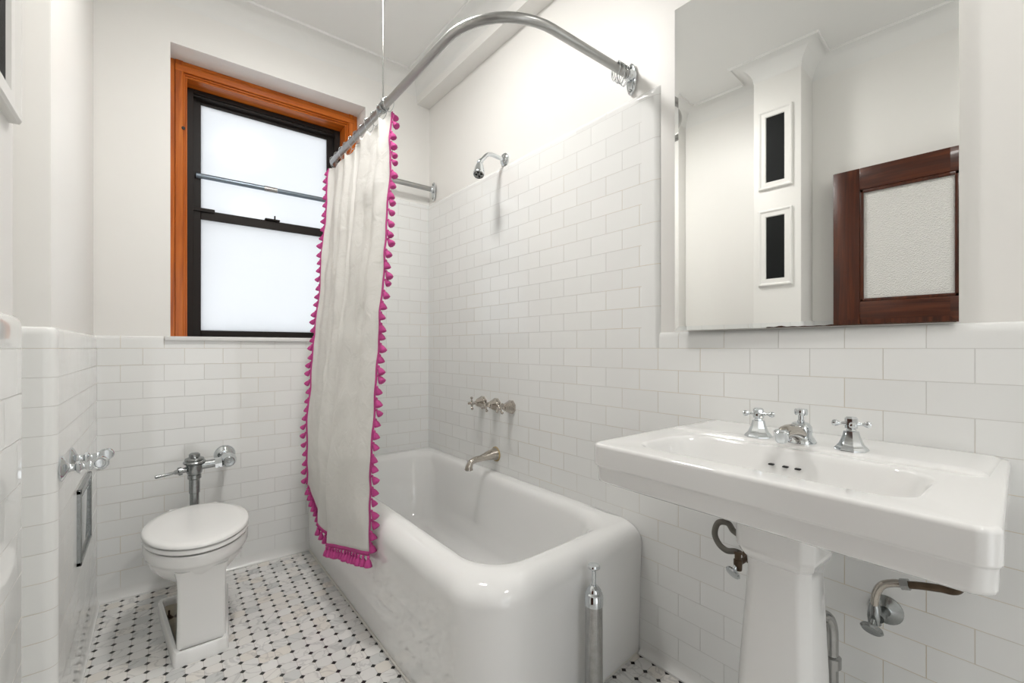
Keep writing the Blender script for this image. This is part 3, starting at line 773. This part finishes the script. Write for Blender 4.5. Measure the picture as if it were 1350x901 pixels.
cl = obj('curtain_cloth', bm, 'cloth', cur, 80)
md = cl.modifiers.new('thickness', 'SOLIDIFY'); md.thickness = .0016
eR = Vector((.45, -.89, 0)); eL = Vector((-.74, .67, 0))
def ribbon(bm, P, outv, w):
    a = [bm.verts.new(p + Vector((-.0015, -.0015, 0))) for p in P]; b2 = [bm.verts.new(p + outv * w + Vector((-.0015, -.0015, 0))) for p in P]
    for i in range(len(P) - 1): bm.faces.new((a[i], a[i + 1], b2[i + 1], b2[i]))
edgeR = [cpos(0, j / 200) for j in range(201)]
edgeL = [cpos(1, j / 200) for j in range(201)]
hem = [cpos(i / 300, 1) for i in range(301)]
for nm, E_, v_, w in (('pink_side_trim', edgeR, eR, .009), ('pink_side_trim', edgeL, eL, .008), ('pink_hem_trim', hem, Vector((0, 0, -1)), .017)):
    bm = nb(); ribbon(bm, E_, v_, w); tr = obj(nm, bm, 'pink', cur, 80)
    md = tr.modifiers.new('thickness', 'SOLIDIFY'); md.thickness = .002
# tassels
bm = nb(); seg = 18
prof = [(0, .002), (.003, 0), (.0055, -.003), (.0055, -.006), (.0038, -.009), (.0065, -.014), (.0095, -.022), (.0115, -.031), (.0118, -.036), (.008, -.038), (0, -.037)]
rings_ = []
for r, h in prof:
    if r == 0: rings_.append([bm.verts.new((0, 0, h))]); continue
    rings_.append([bm.verts.new((r * (1 + (.22 if i % 2 else 0) * (h < -.01)) * math.cos(2 * PI * i / seg), r * (1 + (.22 if i % 2 else 0) * (h < -.01)) * math.sin(2 * PI * i / seg), h)) for i in range(seg)])
for a, b2 in zip(rings_, rings_[1:]):
    for i in range(seg):
        j = (i + 1) % seg
        if len(a) == 1: bm.faces.new((a[0], b2[i], b2[j]))
        elif len(b2) == 1: bm.faces.new((a[i], a[j], b2[0]))
        else: bm.faces.new((a[i], a[j], b2[j], b2[i]))
bmesh.ops.recalc_face_normals(bm, faces=bm.faces)
tme = bpy.data.meshes.new('tassel'); bm.to_mesh(tme); bm.free(); tme.materials.append(M['pink'])
for p_ in tme.polygons: p_.use_smooth = True
base = ORG[cur.name]
def walk(E_, step, start=.0):
    out = []; acc = step - start
    for a, b2 in zip(E_, E_[1:]):
        L_ = (b2 - a).length; acc += L_
        if acc >= step: out.append(b2.copy()); acc -= step
    return out
def tassel(p, outv, tilt, s=1.):
    o = bpy.data.objects.new('tassel', tme); COL.objects.link(o); o.parent = cur
    d = (Vector((0, 0, -1)) * math.cos(tilt) + outv * math.sin(tilt)).normalized()
    o.location = p - base; o.rotation_mode = 'QUATERNION'
    o.rotation_quaternion = (-d).to_track_quat('Z', 'Y'); o.scale = (s, s, s)
for p in walk(edgeR, .043): tassel(p + eR * .010, eR, random.uniform(.25, .85), random.uniform(.85, 1.1))
for p in walk(edgeL, .047): tassel(p + eL * .009, eL, random.uniform(.25, .75), random.uniform(.85, 1.0))
for p in walk(hem, .034): tassel(p + Vector((-.003, -.004, -.016)), Vector((-.5, -.8, 0)), random.uniform(0, .25), random.uniform(.95, 1.15))

# ------------------------------------------------------------------ sink
SX0, SY0, SY1 = .866, .062, .776
ZS = .909
sk = thing('pedestal_sink', 'wide white porcelain pedestal sink against the right wall', 'sink', (1.2, .43, 0))
def skew(q):
    for p_ in q: p_.y += .030 * (p_.x - SX0) / .57 * (1 - (p_.y - SY0) / (SY1 - SY0))
    return q
def sr_(oF, oS, z, r, x1=None):
    return skew(rrect(SX0 + oF, x1 if x1 else XR - .001, SY0 + oS, SY1 - oS, z, (r, .003, .003, r), 8, 8))
rings = [rrect(1.0, 1.35, .25, .60, .765, .05, 8, 8), rrect(.96, 1.38, .19, .665, .79, .05, 8, 8), sr_(.045, .05, .812, .03), sr_(.018, .012, .809, .025), sr_(.011, .006, .814, .026), sr_(.009, .005, .820, .028), sr_(.007, .004, .849, .028), sr_(.0055, .003, .8525, .028), sr_(.001, .0005, .8555, .028),
         sr_(0, 0, .859, .028), sr_(0, 0, .9005, .028), sr_(.001, .001, .9045, .027), sr_(.0035, .0035, .908, .026), sr_(.008, .008, ZS, .024), sr_(.030, .030, ZS - .0008, .015)]
BX0, BX1, BY0, BY1 = .940, 1.178, .168, .690
def br_(i, z, r, rb2=None): return rrect(BX0 + i, BX1 - i, BY0 + i, BY1 - i, z, (r, rb2 or r, rb2 or r, r), 8, 8)
rings += [br_(-.010, ZS - .001, .060, .090), br_(-.004, ZS - .003, .060, .09), br_(-.001, ZS - .007, .060, .09), br_(.004, ZS - .016, .06, .09), br_(.012, ZS - .04, .05, .09), br_(.028, .83, .055, .08), br_(.05, .795, .05, .06), br_(.08, .785, .03, .03), br_(.105, .782, .01, .01)]
bm = nb(); loft(bm, rings)
# raised faucet shelf
loft(bm, [rrect(1.205, XR - .001, SY0 + .03 + .012, SY1 - .012, ZS - .006, (.02, .002, .002, .02), 6, 4), rrect(1.207, XR - .001, SY0 + .03 + .014, SY1 - .014, ZS, (.02, .002, .002, .02), 6, 4), rrect(1.216, XR - .001, SY0 + .03 + .024, SY1 - .024, ZS + .0055, (.02, .002, .002, .02), 6, 4), rrect(1.25, XR - .001, SY0 + .03 + .05, SY1 - .05, ZS + .006, (.01, .002, .002, .01), 6, 4)])
bs = obj('basin', bm, 'porc', sk, 50); bs.modifiers.new('normals', 'WEIGHTED_NORMAL').keep_sharp = True
for y in (.462, .431, .405):
    bm = nb(); lathe(bm, [(.0055, -.004), (.0055, .0012), (0, .0012)], (BX1 - .0165, y, .862), (-1, 0, .25), 12, 1.0, .45) if False else box(bm, (BX1 - .022, y - .006, .868), (BX1 - .0115, y + .006, .8715), .0015)
    obj('overflow_slot', bm, 'darkhole', bs)
def pr_(xf, hw, z, ch=.02, xb=1.20): 
    y0_, y1_ = .424 - hw, .424 + hw
    return [Vector(q) for q in ((xf + ch, y0_, z), (xb - ch, y0_, z), (xb, y0_ + ch, z), (xb, y1_ - ch, z), (xb - ch, y1_, z), (xf + ch, y1_, z), (xf, y1_ - ch, z), (xf, y0_ + ch, z))]
bm = nb()
R8 = [pr_(1.00, .115, 0, .03, 1.26), pr_(1.00, .115, .03, .03, 1.26), pr_(1.03, .095, .06, .025, 1.24), pr_(1.045, .086, .09, .022, 1.22), pr_(1.055, .078, .38), pr_(1.078, .066, .640), pr_(1.076, .068, .664), pr_(1.064, .076, .676), pr_(1.056, .080, .688), pr_(1.053, .082, .70), pr_(1.053, .082, .74), pr_(1.045, .090, .80)]
loft(bm, R8)
es = [e for e in bm.edges if abs(e.verts[0].co.z - e.verts[1].co.z) > .02]
bmesh.ops.bevel(bm, geom=es, offset=.006, segments=2, affect='EDGES', profile=.5)
obj('pedestal', bm, 'porc', sk, 30)

# sink taps
ZD = ZS + .006
for (x, y, lab) in ((1.252, .530, 'cross handle sink tap left of the spout'), (1.257, .328, 'cross handle sink tap right of the spout')):
    t = thing('sink_tap', 'chrome ' + lab, 'tap', (x, y, ZD), 'sink taps')
    bm = nb(); lathe(bm, [(.0335, 0), (.0335, .003), (.029, .008), (.024, .014), (.0175, .030), (.0145, .043), (.0105, .044)], (x, y, ZD), (0, 0, 1), 8, rot=PI / 8); obj('bell_base', bm, 'chrome', t, 25)
    bm = nb(); lathe(bm, [(.010, .044), (.0085, .048), (.0125, .050), (.0125, .072), (.009, .076), (0, .077)], (x, y, ZD), (0, 0, 1), 8, rot=PI / 8); obj('hub', bm, 'chrome', t, 25)
    bm = nb()
    for k in range(4):
        a = .35 + k * PI / 2; d = Vector((math.cos(a), math.sin(a), 0))
        lathe(bm, [(.006, .008), (.005, .014), (.0035, .018), (.0035, .022), (.0065, .026), (.0078, .031), (.006, .036), (0, .038)], Vector((x, y, ZD + .060)), d, 12)
    obj('cross_arms', bm, 'chrome', t, 40)
x, y = 1.262, .433
t = thing('sink_spout', 'chrome sink spout with pop-up knob, between the two cross taps', 'spout', (x, y, ZD))
bm = nb(); lathe(bm, [(.033, 0), (.033, .004), (.029, .010), (.024, .018), (.0245, .030), (.0235, .040), (.018, .048), (.012, .050), (.010, .050)], (x, y, ZD), (0, 0, 1), 28); obj('spout_base', bm, 'chrome', t, 35)
bm = nb(); tube(bm, smooth_path([(x - .005, y, ZD + .020), (x - .035, y, ZD + .030), (x - .07, y, ZD + .036), (x - .100, y, ZD + .036), (x - .118, y, ZD + .030)], 6), lambda s: .0185 - .005 * s, 20)
arm = obj('spout_arm', bm, 'nickel', t, 50)
bm = nb(); lathe(bm, [(.012, .018), (.0155, .015), (.0155, -.004), (.013, -.009), (.010, -.009), (.010, -.012), (0, -.012)], (x - .118, y, ZD + .026), (-.15, 0, 1), 24); obj('aerator', bm, 'chrome', arm)
bm = nb(); lathe(bm, [(.008, .048), (.008, .054), (.006, .056), (.006, .066), (.0135, .068), (.0145, .071), (.0145, .080), (.013, .083), (0, .084)], (x, y, ZD), (0, 0, 1), 20); obj('popup_knob', bm, 'chrome', t)

# supply stops, hoses and trap under the sink
yv, zv = .634, .505
t = thing('supply_valve', 'tarnished supply valve with curled hose left of the sink pedestal', 'valve', (XR, yv, zv))
bm = nb(); lathe(bm, [(.022, 0), (.020, .004), (.010, .008), (.008, .010), (.008, .075)], (XR, yv, zv), (-1, 0, 0), 20); lathe(bm, [(.011, -.018), (.012, .0), (.012, .012), (.009, .014), (.009, .03), (.012, .031), (.012, .038)], (XR - .074, yv, zv), (0, 0, 1), 14); obj('valve_body', bm, 'brown_metal', t)
bm = nb(); lathe(bm, [(.008, -.01), (.006, .008), (.018, .010), (.020, .015), (.017, .019), (0, .020)], (XR - .082, yv + .004, zv - .014), (-.65, .1, -.55), 20, 1., 1.4); obj('oval_handle', bm, 'chrome', t)
bm = nb(); tube(bm, smooth_path([(XR - .074, yv, zv + .034), (XR - .074, yv + .010, zv + .034), (XR - .074, yv + .034, zv + .028), (XR - .074, yv + .058, zv + .040), (XR - .074, yv + .071, zv + .068), (XR - .074, yv + .060, zv + .104), (XR - .074, yv + .030, zv + .112), (XR - .078, yv + .008, zv + .094), (XR - .12, yv - .05, zv + .11), (XR - .14, yv - .09, zv + .20), (XR - .14, yv - .11, zv + .30)], 8), .0088, 12); obj('supply_hose', bm, 'hose', t)
yv, zv = .302, .494
t = thing('supply_valve', 'supply valve with round wall flange right of the sink pedestal', 'valve', (XR, yv, zv))
bm = nb(); lathe(bm, [(.035, 0), (.035, .003), (.027, .007), (.014, .012), (.012, .014)], (XR, yv, zv), (-1, 0, 0), 28); obj('wall_flange', bm, 'chrome_worn', t)
bm = nb(); cyl(bm, (XR, yv, zv), (XR - .065, yv, zv), .010); lathe(bm, [(.013, -.018), (.015, .0), (.013, .02), (.010, .032)], (XR - .058, yv + .010, zv), (0, 0, 1), 14); obj('valve_body', bm, 'chrome_worn', t)
bm = nb(); lathe(bm, [(.006, -.02), (.006, .0), (.021, .002), (.023, .007), (.019, .011), (.006, .009), (0, .009)], (XR - .078, yv + .010, zv - .018), (-.7, 0, -.7), 22, 1., 1.3); obj('oval_handle', bm, 'chrome_worn', t)
bm = nb(); tube(bm, smooth_path([(1.374, .312, .520), (1.372, .308, .552), (1.370, .296, .578), (1.37, .275, .592), (1.37, .256, .597)], 6), .0088, 12); obj('supply_elbow', bm, 'nickel', t)
bm = nb(); tube(bm, smooth_path([(1.37, .254, .597), (1.37, .225, .606), (1.37, .195, .613), (1.36, .165, .625), (1.34, .15, .68), (1.33, .16, .78)], 6), .0085, 12); obj('supply_tube', bm, 'brown_metal', t)
bm = nb(); cyl(bm, (1.37, .262, .595), (1.37, .246, .600), .0125, .0125, 6); obj('compression_nut', bm, 'nickel_dull', t)
t = thing('drain_trap', 'grey metal drain trap pipe behind the sink pedestal', 'pipe', (1.375, .385, 0))
bm = nb(); tube(bm, smooth_path([(1.325, .44, .455), (1.345, .425, .458), (1.368, .409, .449), (1.378, .403, .425), (1.38, .402, .38), (1.38, .402, .25), (1.38, .402, .0)], 6), .0145, 16); obj('trap_pipe', bm, 'nickel_dull', t)
bm = nb(); lathe(bm, [(.0145, .0), (.021, .003), (.021, .028), (.0145, .032)], (1.38, .402, .318), (0, 0, 1), 16); obj('slip_nut', bm, 'nickel_dull', t)

# ------------------------------------------------------------------ mirror
MZ0, MZ1, MY0, MY1 = 1.210, 2.316, .171, .868
t = thing('wall_mirror', 'large rectangular mirror on the wall above the sink', 'mirror', (XR, .52, MZ0))
bm = nb(); box(bm, (XR - .002, MY0 + .004, MZ0 + .010), (pr, MY1 - .02, MZ1 - .01)); obj('mirror_backing', bm, 'caulk', t, 0)
PHI = math.radians(2.2)
def mtf(bm_, pivot=Vector((XR - .003, MY0, 0))):
    bmesh.ops.rotate(bm_, verts=bm_.verts, cent=pivot, matrix=Matrix.Rotation(PHI, 3, 'Z'))
x0 = XR - .003; bw = .014
bm = nb()
def rect(x, i, z=None): return [Vector((x, MY0 + i, MZ0 + i)), Vector((x, MY1 - i, MZ0 + i)), Vector((x, MY1 - i, MZ1 - i)), Vector((x, MY0 + i, MZ1 - i))]
loft(bm, [rect(x0, 0), rect(x0 - .0045, 0), rect(x0 - .0052, bw)]); mtf(bm)
obj('mirror_glass', bm, 'mirror', t, 0)

bm = nb()      # worn silvering along the bottom edge
rnd = random.Random(3); n_ = 60; top_ = []; bot_ = []
for i in range(n_ + 1):
    y = MY0 + .004 + (.40) * i / n_
    top_.append(bm.verts.new((x0 - .0062, y, MZ0 + .0012 + .0045 * max(0, noise.noise(Vector((y * 40, 0, 0))) + .12)))); bot_.append(bm.verts.new((x0 - .0056, y, MZ0 - .0008)))
for i in range(n_): bm.faces.new((bot_[i], bot_[i + 1], top_[i + 1], top_[i]))
mtf(bm); wo = obj('worn_edge', bm, 'rust', t, 0, 'dark flaked silvering along the bottom edge')
wo.modifiers.new('thickness', 'SOLIDIFY').thickness = .0005

# grilles on the pilaster (seen in the mirror)
XP = XK - T
for (z0, z1, lab) in ((2.135, 2.625, 'upper of two white framed black grilles, seen in the mirror'), (1.535, 2.005, 'lower of two white framed black grilles, seen in the mirror')):
    yc = (C0 + C1) / 2 + .006; hw = .094
    t = thing('wall_grille', lab, 'grille', (XP, yc, z0), 'black grilles on the pilaster')
    bm = nb()
    def fr(x, i): return [Vector((x, yc - hw + i, z0 + i)), Vector((x, yc + hw - i, z0 + i)), Vector((x, yc + hw - i, z1 - i)), Vector((x, yc - hw + i, z1 - i))]
    loft(bm, [fr(XP - .001, 0), fr(XP + .012, 0), fr(XP + .016, .004), fr(XP + .016, .010), fr(XP + .010, .018), fr(XP + .010, .040), fr(XP + .004, .044), fr(XP - .001, .044)], False, False)
    obj('white_frame', bm, 'paint', t, 25)
    bm = nb(); box(bm, (XP - .001, yc - hw + .042, z0 + .042), (XP + .004, yc + hw - .042, z1 - .042)); obj('black_panel', bm, 'black', t, 0)

# the open door, standing along the left wall (seen in the mirror)
DX0, DX1, DY0, DY1, DZ1 = -.385, -.345, -.06, .775, 2.18
dr = thing('door_1', 'dark mahogany door with a pebbled glass panel, seen in the mirror', 'door', (DX0, .3, 0), kind='structure')
sw = .125
bm = nb(); box(bm, (DX0, DY1 - sw, .01), (DX1, DY1, DZ1), .003); obj('stile', bm, 'mahog', dr, 30)
bm = nb(); box(bm, (DX0, DY0, .01), (DX1, DY0 + sw, DZ1), .003); obj('stile', bm, 'mahog', dr, 30)
for a, b2 in ((DZ1 - .125, DZ1), (1.24, 1.415), (.01, .26)):
    bm = nb(); box(bm, (DX0, DY0 + sw, a), (DX1, DY1 - sw, b2), .003); obj('rail', bm, 'mahog_y', dr, 30)
bm = nb(); box(bm, (DX0 + .012, DY0 + sw, .26), (DX1 - .012, DY1 - sw, 1.24)); obj('wood_panel', bm, 'mahog', dr, 30)
bm = nb()
for lo, hi in (((DX1 - .016, DY0 + sw, 1.415), (DX1 - .004, DY0 + sw + .018, DZ1 - .125)), ((DX1 - .016, DY1 - sw - .018, 1.415), (DX1 - .004, DY1 - sw, DZ1 - .125)), ((DX1 - .016, DY0 + sw, 1.415), (DX1 - .004, DY1 - sw, 1.433)), ((DX1 - .016, DY0 + sw, DZ1 - .143), (DX1 - .004, DY1 - sw, DZ1 - .125))):
    box(bm, lo, hi, .003)
obj('glazing_bead', bm, 'mahog', dr, 30)
bm = nb(); box(bm, (DX0 + .015, DY0 + sw - .002, 1.413), (DX0 + .021, DY1 - sw + .002, DZ1 - .123)); obj('pebbled_pane', bm, 'pebble', dr, 0)

# ------------------------------------------------------------------ light
w = bpy.data.worlds.new('World'); sc.world = w; w.use_nodes = True
nt = w.node_tree; bg = nt.nodes['Background']
tc = nt.nodes.new('ShaderNodeTexCoord'); sp = nt.nodes.new('ShaderNodeSeparateXYZ'); nt.links.new(tc.outputs['Generated'], sp.inputs[0])
rp = nt.nodes.new('ShaderNodeValToRGB'); nt.links.new(sp.outputs[2], rp.inputs[0])
rp.color_ramp.elements[0].position = .0; rp.color_ramp.elements[0].color = (.80, .80, .80, 1)
rp.color_ramp.elements[1].position = .6; rp.color_ramp.elements[1].color = (.93, .97, 1.0, 1)
nt.links.new(rp.outputs[0], bg.inputs[0]); bg.inputs[1].default_value = 1.8

# ------------------------------------------------------------------ camera
cam = bpy.data.cameras.new('Camera'); co = bpy.data.objects.new('Camera', cam); COL.objects.link(co)
cam.sensor_width = 36; cam.sensor_fit = 'HORIZONTAL'; cam.lens = 36 * 591.39 / 1350
cam.shift_y = (459.1 - 450.5) / 1350
cam.clip_start = .02
co.location = (0, 0, 1.15); co.rotation_euler = (PI / 2, 0, -.668)
sc.camera = co
vs = sc.view_settings; vs.view_transform = 'Standard'; vs.look = 'None'; vs.gamma = 1; vs.use_curve_mapping = False
vs.exposure = .27
